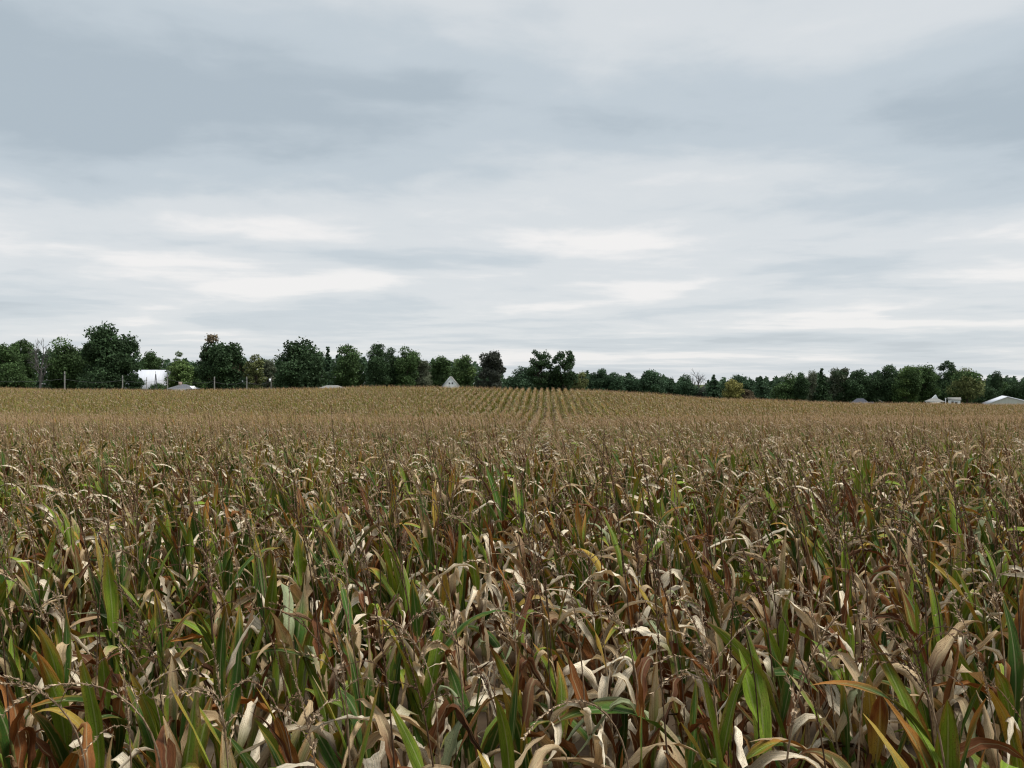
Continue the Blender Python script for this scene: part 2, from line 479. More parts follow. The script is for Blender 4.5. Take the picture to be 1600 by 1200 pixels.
def corn_leaf(rng, p0, phi, tone, form, L, W, nseg, nac, green_p=0.5):
    s = np.linspace(0, 1, nseg + 1)
    th0 = {'erect': rng.uniform(6, 20), 'arch': rng.uniform(14, 32), 'broken': rng.uniform(10, 28), 'hang': rng.uniform(20, 45)}[form]
    if form == 'erect':
        th1 = th0 + rng.uniform(4, 34); th = th0 + (th1 - th0) * s ** 2
    elif form == 'arch':
        th1 = rng.uniform(95, 160); th = th0 + (th1 - th0) * s ** rng.uniform(1.1, 1.9)
    elif form == 'broken':
        sb = rng.uniform(0.22, 0.55); wd = rng.uniform(0.04, 0.22)
        k = np.clip((s - sb) / wd * 0.5 + 0.5, 0, 1); k = k * k * (3 - 2 * k)
        th1 = rng.uniform(125, 178); th = th0 + 12 * s + (th1 - th0 - 12) * k
    else:
        sb = rng.uniform(0.08, 0.2)
        k = np.clip(s / (sb * 2), 0, 1); k = k * k * (3 - 2 * k)
        th = th0 + (rng.uniform(150, 178) - th0) * k
    th = np.radians(th)
    ph = phi + rng.normal(0, 0.35) * s + rng.normal(0, 0.12) * np.sin(s * 5 + rng.uniform(0, 6))
    T = np.stack([np.sin(th) * np.cos(ph), np.sin(th) * np.sin(ph), np.cos(th)], 1)
    wind = {'erect': 0.50 if tone == 'rust' else 0.26, 'arch': 0.35, 'broken': 0.20, 'hang': 0.12}[form] * rng.uniform(0.4, 1.5)
    T[:, 0] -= wind * s
    T /= np.linalg.norm(T, axis=1)[:, None]
    P = p0 + np.concatenate([[np.zeros(3)], np.cumsum((T[1:] + T[:-1]) * 0.5 * (L / nseg), axis=0)])
    b0 = np.stack([-np.sin(ph), np.cos(ph), np.zeros_like(ph)], 1)
    b0 -= T * np.sum(b0 * T, 1)[:, None]
    b0 /= np.linalg.norm(b0, axis=1)[:, None]
    n0 = np.cross(T, b0)
    dry = tone in ('tan', 'rust', 'bleach')
    tw = rng.normal(0, 1.3 if dry else 0.5) * s ** 1.3 + rng.normal(0, 0.3) * np.sin(s * rng.uniform(4, 9))
    ct, st = np.cos(tw)[:, None], np.sin(tw)[:, None]
    b = ct * b0 + st * n0
    n = ct * n0 - st * b0
    sm = rng.uniform(0.30, 0.45)
    prof = np.where(s < sm, 0.45 + 0.55 * np.sin(np.clip(s / sm, 0, 1) * math.pi / 2), np.cos(np.clip((s - sm) / (1 - sm), 0, 1) * math.pi / 2) ** 0.8)
    if dry and rng.random() < 0.35:      # torn or shrivelled tip
        prof = prof * np.clip(1.25 - s * rng.uniform(0.6, 1.2), 0.12, 1)
    wd = W * prof * 0.5
    if dry and rng.random() < 0.22:       # snapped-off end
        kc = int(nseg * rng.uniform(0.55, 0.85)); s_cut = s[kc]
        wd = np.interp(s * s_cut, s, wd); P = np.stack([np.interp(s * s_cut, s, P[:, q]) for q in range(3)], 1)
        wd[-1] *= 0.6
    else:
        wd[-1] = 0.0015
    if dry:                              # crumpling
        P = P + np.cumsum(rng.normal(0, 0.005, P.shape), axis=0) * 0.6
    a = np.linspace(-1, 1, nac + 1)
    kap = (rng.uniform(0.5, 2.3) * np.clip(0.5 + s, 0, 1.2) if dry else rng.uniform(0.3, 0.9) * np.ones_like(s)) + 1e-3
    ka = kap[:, None] * a[None, :]
    lat = np.sin(ka) / kap[:, None]
    nor = (1 - np.cos(ka)) / kap[:, None] * rng.choice([-1, 1], p=[0.25, 0.75])
    fr = rng.uniform(5, 11) if dry else rng.uniform(4, 8)
    amp = rng.uniform(0.10, 0.55) if dry else rng.uniform(0.03, 0.16)
    ruf = amp * np.sin(2 * math.pi * fr * L * s[:, None] + (a[None, :] > 0) * rng.uniform(1, 5) + rng.uniform(0, 6)) * a[None, :] ** 2
    if dry:                              # frayed margins
        lat = lat * (1 + rng.normal(0, 0.13, lat.shape) * (np.abs(a)[None, :] > 0.9))
        ruf = ruf + rng.normal(0, 0.10, ruf.shape)
    V = P[:, None, :] + b[:, None, :] * (lat * wd[:, None])[..., None] + n[:, None, :] * ((nor + ruf) * wd[:, None])[..., None]
    # colours along the blade
    S = s[:, None] + 0 * a[None, :]
    Aa = np.abs(a)[None, :] + 0 * s[:, None]
    def mixc(c0, c1, k):
        return c0 * (1 - k[..., None]) + c1 * k[..., None]
    j = lambda: rng.uniform(0.75, 1.25)
    if tone == 'green':
        base = COL['green'] * j() if rng.random() < green_p else COL['bgreen'] * j()
        k = np.clip((S + 0.25 * Aa - rng.uniform(0.6, 1.15)) * 3.5, 0, 1)
        tip = COL[rng.choice(['yellow', 'rust', 'tan', 'orange'])]
        c = mixc(base * np.ones(S.shape + (1,)), tip, k); al = rng.uniform(0.15, 0.75)
    elif tone == 'yellow':
        b1 = COL[rng.choice(['bgreen', 'olive', 'yellow', 'bgreen'])] * j()
        k = np.clip((S + 0.4 * Aa - rng.uniform(0.3, 0.85)) * 2.5, 0, 1)
        c = mixc(b1 * np.ones(S.shape + (1,)), COL[rng.choice(['yellow', 'orange', 'rust', 'tan'])], k); al = rng.uniform(0.5, 1.0)
    elif tone == 'rust':
        b1 = COL['rust'] * j(); b2 = COL[rng.choice(['brown', 'rust', 'orange', 'tan', 'brown'])] * rng.uniform(0.7, 1.0)
        k = np.clip(S * rng.uniform(0.4, 1.4), 0, 1)
        c = mixc(b1 * np.ones(S.shape + (1,)), b2, k); al = 0.12
    else:
        b1 = COL[rng.choice(['tan', 'bleach', 'sage'], p=[0.36, 0.54, 0.10])] * rng.uniform(0.85, 1.12)
        b0c = COL[rng.choice(['brown', 'rust', 'tan', 'olive'])]
        k = np.clip((S - rng.uniform(-0.1, 0.25)) * 4, 0, 1)
        c = mixc(b0c * np.ones(S.shape + (1,)), b1, k); al = 0.10
    col = np.concatenate([c, np.full(S.shape + (1,), al)], -1).reshape(-1, 4)
    lf = np.stack([0.5 + 0.5 * a[None, :] + 0 * S, S * L, np.full(S.shape, rng.random())], -1).reshape(-1, 3)
    return V.reshape(-1, 3), grid_faces(nseg + 1, nac + 1), col, lf

def spikelets(rng, P, r0, count, ln, wdt):
    """small pointed husks set round an axis: two-triangle blades folded along the middle, as quads"""
    n = len(P)
    t = np.sort(rng.uniform(0.02, 1, count)) * (n - 1)
    i = np.clip(t.astype(int), 0, n - 2); f = (t - i)[:, None]
    p = P[i] * (1 - f) + P[i + 1] * f
    T = P[i + 1] - P[i]
    T /= np.linalg.norm(T, axis=1)[:, None] + 1e-9
    q = rng.normal(size=(count, 3))
    q -= T * np.sum(q * T, 1)[:, None]
    q /= np.linalg.norm(q, axis=1)[:, None] + 1e-9
    sd = np.cross(T, q)
    l = ln * rng.uniform(0.6, 1.3, (count, 1)); wv = wdt * rng.uniform(0.7, 1.2, (count, 1))
    out = rng.uniform(0.35, 1.0, (count, 1))
    dr = T + q * out; dr /= np.linalg.norm(dr, axis=1)[:, None]
    nn = np.cross(dr, sd)
    a0 = p
    a1 = p + dr * l * 0.5 + sd * wv + nn * wv * 0.5
    a2 = p + dr * l
    a3 = p + dr * l * 0.5 - sd * wv + nn * wv * 0.5
    V = np.stack([a0, a1, a2, a3], 1).reshape(-1, 3)
    Fq = np.arange(count * 4).reshape(-1, 4)
    return V, Fq

def corn_plant(rng, detail, green=None):
    """returns list of (part name, Acc) in plant space, z up, wind towards -x; and the dominant tone"""
    parts = []
    Hs = rng.uniform(1.20, 1.48)
    lean = rng.uniform(0.01, 0.10); leany = rng.normal(0, 0.03)
    bow = rng.uniform(0.0, 0.08)
    ns = {2: 8, 1: 6, 0: 4}[detail]
    def axis(z):
        t = np.asarray(z) / Hs
        return np.stack([-lean * np.asarray(z) - bow * t ** 3, leany * np.asarray(z), np.asarray(z)], -1)
    greenness = rng.choice([0.15, 0.5, 0.85], p=[0.34, 0.36, 0.30] if detail else [0.6, 0.3, 0.1]) if green is None else green
    zs = np.linspace(0, Hs, ns + 1)
    P = axis(zs)
    rr = np.interp(zs / Hs, [0, 0.3, 1], [0.013, 0.012, 0.0050])
    V, Fq = tube(P, rr, {2: 6, 1: 4, 0: 3}[detail])
    sc_ = COL['tan'] * 0.6 if greenness < 0.4 else COL['olive'] * rng.uniform(0.7, 1.1)
    a = Acc(); a.add(V, Fq, (*sc_, 0), mi=1); parts.append(('stalk', a))
    nl = {2: 13, 1: 12, 0: 10}[detail]
    phi0 = rng.uniform(0, math.pi) if detail else rng.normal(0, 0.5)
    tones = []
    for k in range(nl):
        f = (k + rng.uniform(-0.25, 0.25)) / (nl - 1)
        z = np.clip(0.34 + (0.985 - 0.34) * f, 0.3, 0.985) * Hs if detail else np.clip(0.45 + 0.53 * f, 0.4, 0.985) * Hs
        phi = phi0 + math.pi * k + rng.normal(0, 0.45)
        u = rng.random()
        upper = f > 0.62
        pg = greenness * (0.66 if upper else 1.0 if f > 0.2 else 0.5)
        if u < pg * 0.80: tone = 'green'
        elif u < pg * 0.80 + 0.08: tone = 'yellow'
        else:
            tone = 'rust' if rng.random() < ((0.30 if upper else 0.40) if detail else 0.16) else 'tan'
        if tone == 'green': form = rng.choice(['erect', 'arch'], p=[0.80, 0.20])
        elif tone == 'yellow': form = rng.choice(['erect', 'arch', 'broken'], p=[0.6, 0.3, 0.1])
        elif tone == 'rust': form = rng.choice(['erect', 'arch', 'broken', 'hang'], p=[0.50, 0.26, 0.16, 0.08])
        else: form = rng.choice(['erect', 'arch', 'broken', 'hang'], p=[0.04, 0.34, 0.48, 0.14])
        tones.append(tone)
        L = rng.uniform(0.40, 0.70) * (1.12 if tone == 'green' else 1.0) * (0.72 if f > 0.85 else 1.0) * (0.85 if form == 'erect' else 1.0) * (1.35 if detail == 0 else 1.0)
        W = rng.uniform(0.052, 0.089) * (1.15 if detail == 0 else 1.0) * (0.80 if f > 0.85 else 1.0) * (0.88 if tone in ('tan', 'rust') else 1.0)
        sg, na = {2: (13, 4), 1: (8, 2), 0: (5, 2)}[detail]
        V, Fq, col, lf = corn_leaf(rng, axis(z), phi, tone, form, L, W, sg, na, 0.5 if detail else 0.1)
        a = Acc(); a.add(V, Fq, col, lf, 0); parts.append(('leaf', a))
    # tassel: long peduncle, central spike bending downwind, side branches
    kind = rng.random()
    a = Acc()
    tl = rng.uniform(0.50, 0.76)
    tall = detail > 0 and rng.random() < 0.46
    if tall: tl += rng.uniform(0.15, 0.32)
    m = {2: 13, 1: 8, 0: 5}[detail]
    t = np.linspace(0, 1, m)
    bend = abs(rng.normal(0.50, 0.32)) if rng.random() < 0.82 else rng.uniform(1.2, 2.4)
    az = math.pi + rng.normal(0, 0.7)
    if detail == 0: bend = abs(rng.normal(0.20, 0.08)); az = math.pi
    ang = lean + bend * t ** 1.6
    D = np.stack([np.sin(ang) * math.cos(az), np.sin(ang) * math.sin(az), np.cos(ang)], 1)
    Q = axis(Hs) + np.concatenate([[np.zeros(3)], np.cumsum(D[1:] * (tl / (m - 1)), axis=0)])
    dark = (tall and rng.random() < (0.9 if detail == 2 else 0.55)) or rng.random() < (0.40 if detail == 2 else 0.22 if detail == 1 else 0.22)
    c_ax = np.array((0.075, 0.043, 0.023)) if dark else np.array((0.22, 0.155, 0.098))
    c_sp = np.array((0.165, 0.100, 0.058)) if dark else np.array((0.42, 0.32, 0.215))
    if detail == 0: c_ax = c_ax * 1.8; c_sp = c_sp * np.array((1.95, 1.84, 1.66))
    elif detail == 1: c_ax = c_ax * 1.5; c_sp = c_sp * np.array((1.42, 1.36, 1.18))
    fat = 1.0 if detail == 2 else (1.05 if detail == 1 else 2.0)
    V, Fq = tube(Q, np.interp(t, [0, 0.35, 1], [0.0036, 0.0028, 0.0012]) * fat, 4 if detail == 2 else 3)
    a.add(V, Fq, (*c_ax, 0), mi=1)
    i0 = int(m * 0.45)
    spk = {2: 130, 1: 30, 0: 10}[detail]
    sl, sw = {2: (0.0165, 0.0026), 1: (0.016, 0.0030), 0: (0.034, 0.008)}[detail]
    V, Fq = spikelets(rng, Q[i0:], 0.003, spk, sl, sw)
    cc = np.repeat(c_sp[None, :] * rng.uniform(0.6, 1.5, (spk, 1)), 4, axis=0)
    a.add(V, Fq, np.concatenate([cc, np.zeros((len(cc), 1))], 1), mi=1)
    nb = int(rng.choice([0, 2, 4, 7, 9], p=[0.34, 0.26, 0.20, 0.14, 0.06]))
    if detail == 0: nb = min(nb, 4)
    if tall: nb = min(nb, 1)
    for k in range(nb):
        q0 = Q[min(m - 2, int(m * rng.uniform(0.38, 0.66)))]
        bl = rng.uniform(0.12, 0.26) * (0.5 if detail == 0 else 1.0); mb = {2: 7, 1: 5, 0: 3}[detail]
        tb = np.linspace(0, 1, mb)
        ab = rng.uniform(0.3, 0.8) + rng.uniform(0.4, 2.0) * tb ** 1.3
        za = rng.uniform(0, 2 * math.pi)
        D = np.stack([np.sin(ab) * math.cos(za) - 0.35 * tb, np.sin(ab) * math.sin(za), np.cos(ab)], 1)
        D /= np.linalg.norm(D, axis=1)[:, None]
        B = q0 + np.concatenate([[np.zeros(3)], np.cumsum(D[1:] * (bl / (mb - 1)), axis=0)])
        V, Fq = tube(B, np.linspace(0.0016, 0.0007, mb) * fat, 3)
        a.add(V, Fq, (*c_ax, 0), mi=1)
        ns_ = {2: 42, 1: 12, 0: 4}[detail]
        V, Fq = spikelets(rng, B, 0.002, ns_, sl, sw)
        cc = np.repeat(c_sp[None, :] * rng.uniform(0.7, 1.3, (ns_, 1)), 4, axis=0)
        a.add(V, Fq, np.concatenate([cc, np.zeros((len(cc), 1))], 1), mi=1)
    parts.append(('tassel', a))
    if detail and rng.random() < 0.6:        # ear in its dry husk
        z = rng.uniform(0.45, 0.55) * Hs; th = rng.uniform(0.3, 1.2); ph = phi0 + rng.normal(0, 0.5)
        d = np.array([math.sin(th) * math.cos(ph), math.sin(th) * math.sin(ph), math.cos(th)])
        te = np.linspace(0, 1, 7)
        Pe = axis(z) + d * (te[:, None] * rng.uniform(0.19, 0.25))
        V, Fq = tube(Pe, np.array([0.008, 0.021, 0.026, 0.026, 0.021, 0.012, 0.003]), 7)
        a = Acc(); lf = np.stack([np.tile(np.linspace(0, 1, 7), 7), np.repeat(te * 0.2, 7), np.full(49, rng.random())], 1)
        a.add(V, Fq, (*(COL['tan'] * rng.uniform(0.8, 1.2)), 0.1), lf, 0); parts.append(('ear', a))
    ng = sum(x in ('green', 'yellow') for x in tones); nr = tones.count('rust'); nt = tones.count('tan')
    dom = 'green' if ng >= 5 else ('rust' if nr > nt else 'tan')
    return parts, dom

# ------------------------------------------------------------------ plant positions: rows 0.76 m apart running away from the camera
rg = np.random.default_rng(11)
ROWDIR = np.array([0.038, 1.0]); ROWDIR /= np.linalg.norm(ROWDIR)
PERP = np.array([ROWDIR[1], -ROWDIR[0]])
SP, STEP = 0.76, 0.160
HEAD = 20                                   # rows planted along the edge of the field, across the view
rows, PX, PY = [], [], []
for k in range(HEAD):
    yv = 2.3 + 0.61 * k
    hw = 0.62 * yv + 3.0
    xs = np.arange(-hw, hw, 0.136) + rg.uniform(0, 0.136)
    xs = xs + rg.normal(0, 0.04, len(xs))
    rows.append(np.full(len(xs), k)); PX.append(xs); PY.append(yv + 0.02 * np.sin(xs) + rg.normal(0, 0.05, len(xs)))
YH = 2.3 + 0.61 * HEAD + 0.2
for k in range(-170, 170):                  # then the long rows run away from the camera
    off = (k + 0.5) * SP
    smin = max(YH, (abs(off) - 6.0) / 0.72)
    if smin >= 152.0: continue
    ss = np.arange(smin, 152.0, STEP)
    ss = ss + rg.normal(0, 0.035, len(ss))
    of = off + 0.07 * np.sin(ss * 0.09 + 0.7 * np.sin(k)) + rg.normal(0, 0.042, len(ss))
    rows.append(np.full(len(ss), 1000 + k)); PX.append(of * PERP[0] + ss * ROWDIR[0]); PY.append(of * PERP[1] + ss * ROWDIR[1])
rows = np.concatenate(rows); PX = np.concatenate(PX); PY = np.concatenate(PY)
U = PX / np.maximum(PY, 1)
Dcrest = np.interp(U, _US, _DS)
keep = (np.abs(PX) < 0.62 * PY + 3.0) & (PY < Dcrest + 5) & (rg.random(len(PX)) > 0.04)
rows, PX, PY = rows[keep], PX[keep], PY[keep]
PZ = ground(PX, PY)
ROT = rg.normal(0, 0.45, len(PX)) * np.where(PY > 40, 0.5, 1.0)
SCL = 0.80 * rg.uniform(0.93, 1.06, len(PX)) * (1.0 + 0.05 * np.sin(PX * 0.35 + 1.0) * np.sin(PY * 0.22))
# the 300 that show largest: nearest ones inside the frame
dist = np.hypot(PX, PY)
inframe = (np.abs(PX) < 0.577 * PY + 0.10) & (PY > 1.0)
cand = np.where(inframe)[0]
near = cand[np.argsort(PY[cand])[:300]]
is_near = np.zeros(len(PX), bool); is_near[near] = True

ORD = ['first', 'second', 'third', 'fourth', 'fifth', 'sixth', 'seventh', 'eighth', 'ninth', 'tenth', 'eleventh', 'twelfth', 'thirteenth',
       'fourteenth', 'fifteenth', 'sixteenth', 'seventeenth', 'eighteenth', 'nineteenth', 'twentieth'] + ['%dth' % i for i in range(21, 90)]
TONE = {'green': 'mostly green corn plant', 'rust': 'rust-brown corn plant', 'tan': 'dry tan corn plant'}
byrow = {}
for i in near:
    byrow.setdefault(int(rows[i]), []).append(i)
for k, lst in byrow.items():
    lst.sort(key=lambda i: PX[i])
    rowname = 'nearest row' if k == 0 else ORD[k] + ' row from the front'
    for q, i in enumerate(lst):
        prng = np.random.default_rng(1000 + int(i))
        gv = math.sin(1.25 * PX[i] + 0.5) * math.sin(0.85 * PY[i] + 1.0) + prng.normal(0, 0.45)   # the field dries in patches
        parts, dom = corn_plant(prng, 2 if dist[i] < 7.0 else 1, 0.82 if gv > 0.3 else 0.18 if gv < -0.25 else 0.5)
        e = empty('corn_plant', (PX[i], PY[i], PZ[i]), ROT[i])
        e.scale = (SCL[i],) * 3
        tag(e, '%s, %s from the left in the %s' % (TONE[dom], ORD[q], rowname), 'corn plant', 'corn plants of the nearest rows')
        for nm, a in parts:
            if nm in ('stalk', 'tassel'):
                a.M = [m * 0 for m in a.M]
                obj(nm, a.mesh(nm, M_STEM), e)
            else:
                obj(nm, a.mesh(nm, M_LEAF), e)

# ------------------------------------------------------------------ the rest of the field: one object, plants scattered on its points
protos = bpy.data.collections.new('corn_kinds')
N1, N0, NG = 26, 20, 14
for k in range(N1 + N0 + NG):
    prng = np.random.default_rng(500 + k)
    parts, dom = corn_plant(prng, 1 if k < N1 else 0, None if k < N1 + N0 else 1.2)
    A = Acc()
    for nm, a in parts:
        for V, Fq, cc, L, mi in zip(a.V, a.Fc, a.Cc, a.L, a.M):
            A.V.append(V); A.Cc.append(cc); A.L.append(L); A.M.append(mi)
        A.Fc.append(np.concatenate(a.Fc) + A.n); A.n += a.n
    po = bpy.data.objects.new('corn_kind_%02d' % k, A.mesh('corn_kind', [M_LEAF, M_STEM]))
    protos.objects.link(po)
rest = np.where(~is_near)[0]
me = bpy.data.meshes.new('cornfield')
me.vertices.add(len(rest))
me.vertices.foreach_set('co', np.stack([PX[rest], PY[rest], PZ[rest]], 1).astype(np.float32).ravel())
far = dist[rest] > 30 + 35 * rg.random(len(rest))
idx = np.where(far, N1 + rg.integers(0, N0, len(rest)), rg.integers(0, N1, len(rest)))
# greener plants on the rise and in patches
tr = PY[rest] / np.interp(PX[rest] / PY[rest], _US, _DS)
pg = np.clip((tr - 0.45) * 0.7, 0, 0.26) + 0.28 * np.clip(np.sin(PX[rest] * 0.11 + 0.6) * np.sin(PY[rest] * 0.09 + PX[rest] * 0.03), 0, 1)
idx = np.where(far & (rg.random(len(rest)) < pg), N1 + N0 + rg.integers(0, NG, len(rest)), idx)
at = me.attributes.new('idx', 'INT', 'POINT'); at.data.foreach_set('value', idx.astype(np.int32))
rotv = np.stack([rg.normal(0, 0.03, len(rest)), rg.normal(0, 0.04, len(rest)), ROT[rest]], 1)
at = me.attributes.new('rot', 'FLOAT_VECTOR', 'POINT'); at.data.foreach_set('vector', rotv.astype(np.float32).ravel())
at = me.attributes.new('scl', 'FLOAT', 'POINT'); at.data.foreach_set('value', SCL[rest].astype(np.float32))
field = obj('cornfield', me)
field['kind'] = 'stuff'
field['label'] = 'ripening corn stretching over the rise to the trees'
field['category'] = 'cornfield'
ng = bpy.data.node_groups.new('scatter_corn', 'GeometryNodeTree')
ng.interface.new_socket('Geometry', in_out='INPUT', socket_type='NodeSocketGeometry')
ng.interface.new_socket('Geometry', in_out='OUTPUT', socket_type='NodeSocketGeometry')
gi = ng.nodes.new('NodeGroupInput'); go = ng.nodes.new('NodeGroupOutput')
ci = ng.nodes.new('GeometryNodeCollectionInfo')
ci.inputs['Collection'].default_value = protos
ci.inputs['Separate Children'].default_value = True
ci.inputs['Reset Children'].default_value = True
ip = ng.nodes.new('GeometryNodeInstanceOnPoints')
ip.inputs['Pick Instance'].default_value = True
def named(nm, typ):
    nd = ng.nodes.new('GeometryNodeInputNamedAttribute'); nd.data_type = typ
    nd.inputs['Name'].default_value = nm
    return nd.outputs['Attribute']
ng.links.new(gi.outputs[0], ip.inputs['Points'])
ng.links.new(ci.outputs[0], ip.inputs['Instance'])
ng.links.new(named('idx', 'INT'), ip.inputs['Instance Index'])
ng.links.new(named('rot', 'FLOAT_VECTOR'), ip.inputs['Rotation'])
ng.links.new(named('scl', 'FLOAT'), ip.inputs['Scale'])
ng.links.new(ip.outputs[0], go.inputs[0])
md = field.modifiers.new('scatter', 'NODES'); md.node_group = ng
print('corn plants in the field object:', len(rest))

# ------------------------------------------------------------------ trees
def place(xpx, d):
    return (xpx - 800) / F * d
def top_z(ypx, d):
    return CAMZ - (ypx - 600) / F * d

FOL = dict(green=(0.042, 0.070, 0.024), dark=(0.030, 0.052, 0.022), light=(0.070, 0.105, 0.032), olive=(0.095, 0.105, 0.040), red=(0.085, 0.066, 0.040),
           copper=(0.036, 0.040, 0.030), blue=(0.034, 0.060, 0.031), yellow=(0.145, 0.135, 0.042), grey=(0.085, 0.095, 0.060))

FOL = {k: tuple(c * 1.4 for c in v) for k, v in FOL.items()}

def quads_at(rng, Pc, size, col, flat=0.0):
    n = len(Pc)
    a = rng.normal(size=(n, 3)); a /= np.linalg.norm(a, axis=1)[:, None]
    b = rng.normal(size=(n, 3)); b -= a * np.sum(a * b, 1)[:, None]; b /= np.linalg.norm(b, axis=1)[:, None]
    s = size * rng.uniform(0.6, 1.35, (n, 1))
    V = np.stack([Pc - a * s * 0.6 - b * s * 0.4, Pc + b * s * 0.55, Pc + a * s * 0.6 - b * s * 0.3], 1).reshape(-1, 3)
    return V, np.arange(n * 3).reshape(-1, 3), np.repeat(np.concatenate([col, np.ones((n, 1))], 1), 3, axis=0)

def limb(acc, p0, p1, r0, r1, rng, sides=5, wob=0.08):
    t = np.linspace(0, 1, 6)[:, None]
    P = p0 * (1 - t) + p1 * t
    ln = np.linalg.norm(p1 - p0)
    P[1:-1] += rng.normal(0, wob * ln * 0.25, (4, 3))
    V, Fq = tube(P, np.linspace(r0, r1, 6), sides)
    acc.add(V, Fq)
    return P

def leafy_tree(name, label, xpx, ypx, wpx, d, tone, seed, dens=1.0, gap=0.0, bottom=0.10, spot=None, cat='tree', shape=1.0):
    rng = np.random.default_rng(seed)
    x = place(xpx, d); zb = float(ground(x, d)); H = top_z(ypx, d) - zb; Rc = wpx / 2 / F * d
    e = empty(name, (x, d, zb - 0.05))
    zc0 = H * bottom; cz = (H + zc0) / 2; hz = (H - zc0) / 2
    area = Rc * hz
    ncl = int(np.clip(area * 2.2, 46, 80) * (1.15 if gap > 0.4 else 1.0))
    Rc *= 1.17
    v = rng.normal(size=(ncl, 3)); v /= np.linalg.norm(v, axis=1)[:, None]
    rr = rng.uniform(0.12, 1.0, ncl) ** 0.5
    sx = np.where(v[:, 2] > 0, 1.0, 1.0)
    Rs = max(Rc, 0.55 * hz)
    cr = Rs * rng.uniform(0.26, 0.40, ncl) * (0.66 if gap > 0.4 else 0.85 if gap > 0.1 else 1.0)
    cc = v * rr[:, None] * np.array([max(Rc - 0.24 * Rs, 0.3 * Rc), max(Rc - 0.24 * Rs, 0.3 * Rc), hz - 0.20 * Rs])
    # narrower towards the top
    kk = np.clip((cc[:, 2] / hz + 1) / 2, 0, 1)
    cc[:, :2] *= (1 - 0.22 * shape * kk ** 1.5)[:, None]
    cc[:, 2] += cz
    cc[:, 2] *= H / np.max(cc[:, 2] + 0.7 * cr)
    base = np.array(FOL[tone])
    Vs, Fs, Cs, n = [], [], [], 0
    per = int((250 if gap < 0.4 else 150) * dens)
    size = 0.052 * Rc + 0.09
    for i in range(ncl):
        q = rng.normal(size=(per, 3)); q /= np.linalg.norm(q, axis=1)[:, None]
        q *= (rng.uniform(0.2, 1.0, per) ** 0.45 * cr[i] * rng.uniform(0.85, 1.25, per))[:, None]
        q[:, 2] *= 0.78
        bc = base.copy()
        if spot is not None and rng.random() < spot[1]:
            bc = np.array(FOL[spot[0]])
        bc = bc * rng.uniform(0.72, 1.35)
        colr = bc[None, :] * rng.uniform(0.7, 1.35, (per, 1))
        V, Fq, cl_ = quads_at(rng, cc[i] + q, size, colr)
        Vs.append(V); Fs.append(Fq + n); Cs.append(cl_); n += len(V)
    # loose sprays that break the outline
    ns = int(240 * dens)
    v = rng.normal(size=(ns, 3)); v /= np.linalg.norm(v, axis=1)[:, None]
    ci_ = rng.integers(0, ncl, ns)
    V, Fq, cl_ = quads_at(rng, cc[ci_] + v * (cr[ci_] * rng.uniform(0.95, 1.28, ns))[:, None], size, base[None, :] * rng.uniform(0.7, 1.4, (ns, 1)))
    Vs.append(V); Fs.append(Fq + n); Cs.append(cl_)
    obj('crown', mesh_np('crown', np.concatenate(Vs), np.concatenate(Fs), M_FOL, False, np.concatenate(Cs)), e)
    acc = Acc()
    r0 = 0.028 * H + 0.05
    P = limb(acc, np.array([0, 0, 0.0]), np.array([rng.normal(0, 0.03) * H, rng.normal(0, 0.03) * H, H * 0.62]), r0, r0 * 0.45, rng, 7, 0.05)
    for i in rng.permutation(ncl)[:min(ncl, 14)]:
        s0 = P[int(rng.integers(2, 6))]
        if cc[i, 2] > s0[2] - 0.1 * H:
            limb(acc, s0, cc[i], r0 * 0.34, r0 * 0.08, rng, 4, 0.15)
    tm = acc.mesh('trunk', M_BARK)
    obj('trunk', tm, e)
    tag(e, label, cat, 'trees along the far edge of the field')
    return e

def bare_tree(name, label, xpx, ypx, wpx, d, seed, mat=M_DEADBARK, fork=0.45):
    rng = np.random.default_rng(seed)
    x = place(xpx, d); zb = float(ground(x, d)); H = top_z(ypx, d) - zb; Rc = wpx / 2 / F * d
    e = empty(name, (x, d, zb - 0.05))
    tk = Acc(); br = Acc()
    r0 = 0.020 * H + 0.04
    P = limb(tk, np.zeros(3), np.array([0.02 * H, 0, H * fork]), r0, r0 * 0.7, rng, 7, 0.04)
    cz = H * (fork + 1) / 2; hz = H * (1 - fork) / 2
    def grow(p, dr, ln, r, lev):
        q = p + dr * ln
        limb(br, p, q, r, r * 0.6, rng, 4 if lev < 2 else 3, 0.14)
        if lev >= 4: return
        for _ in range(3 if lev < 3 else 4):
            nd = dr + rng.normal(0, 0.48, 3) + np.array([0, 0, 0.08]); nd /= np.linalg.norm(nd)
            q2 = p + dr * ln * rng.uniform(0.55, 1.0)
            nl = ln * rng.uniform(0.55, 0.82)
            tip = q2 + nd * nl
            k = np.sqrt((tip[0] ** 2 + tip[1] ** 2) / Rc ** 2 + ((tip[2] - cz) / hz) ** 2)
            if k > 1.05: nl *= 0.5
            grow(q2, nd, nl, max(r * 0.62, 0.018), lev + 1)
    for k in range(5):
        a_ = k / 5 * 2 * math.pi + rng.normal(0, 0.3)
        nd = np.array([math.cos(a_) * 0.5 * Rc / hz, math.sin(a_) * 0.5 * Rc / hz, 1.0]); nd /= np.linalg.norm(nd)
        grow(P[int(rng.integers(3, 6))], nd, hz * 0.85, r0 * 0.45, 1)
    obj('trunk', tk.mesh('trunk', mat), e)
    obj('crown', br.mesh('crown', mat), e)
    tag(e, label, 'bare tree', 'trees along the far edge of the field')
    return e

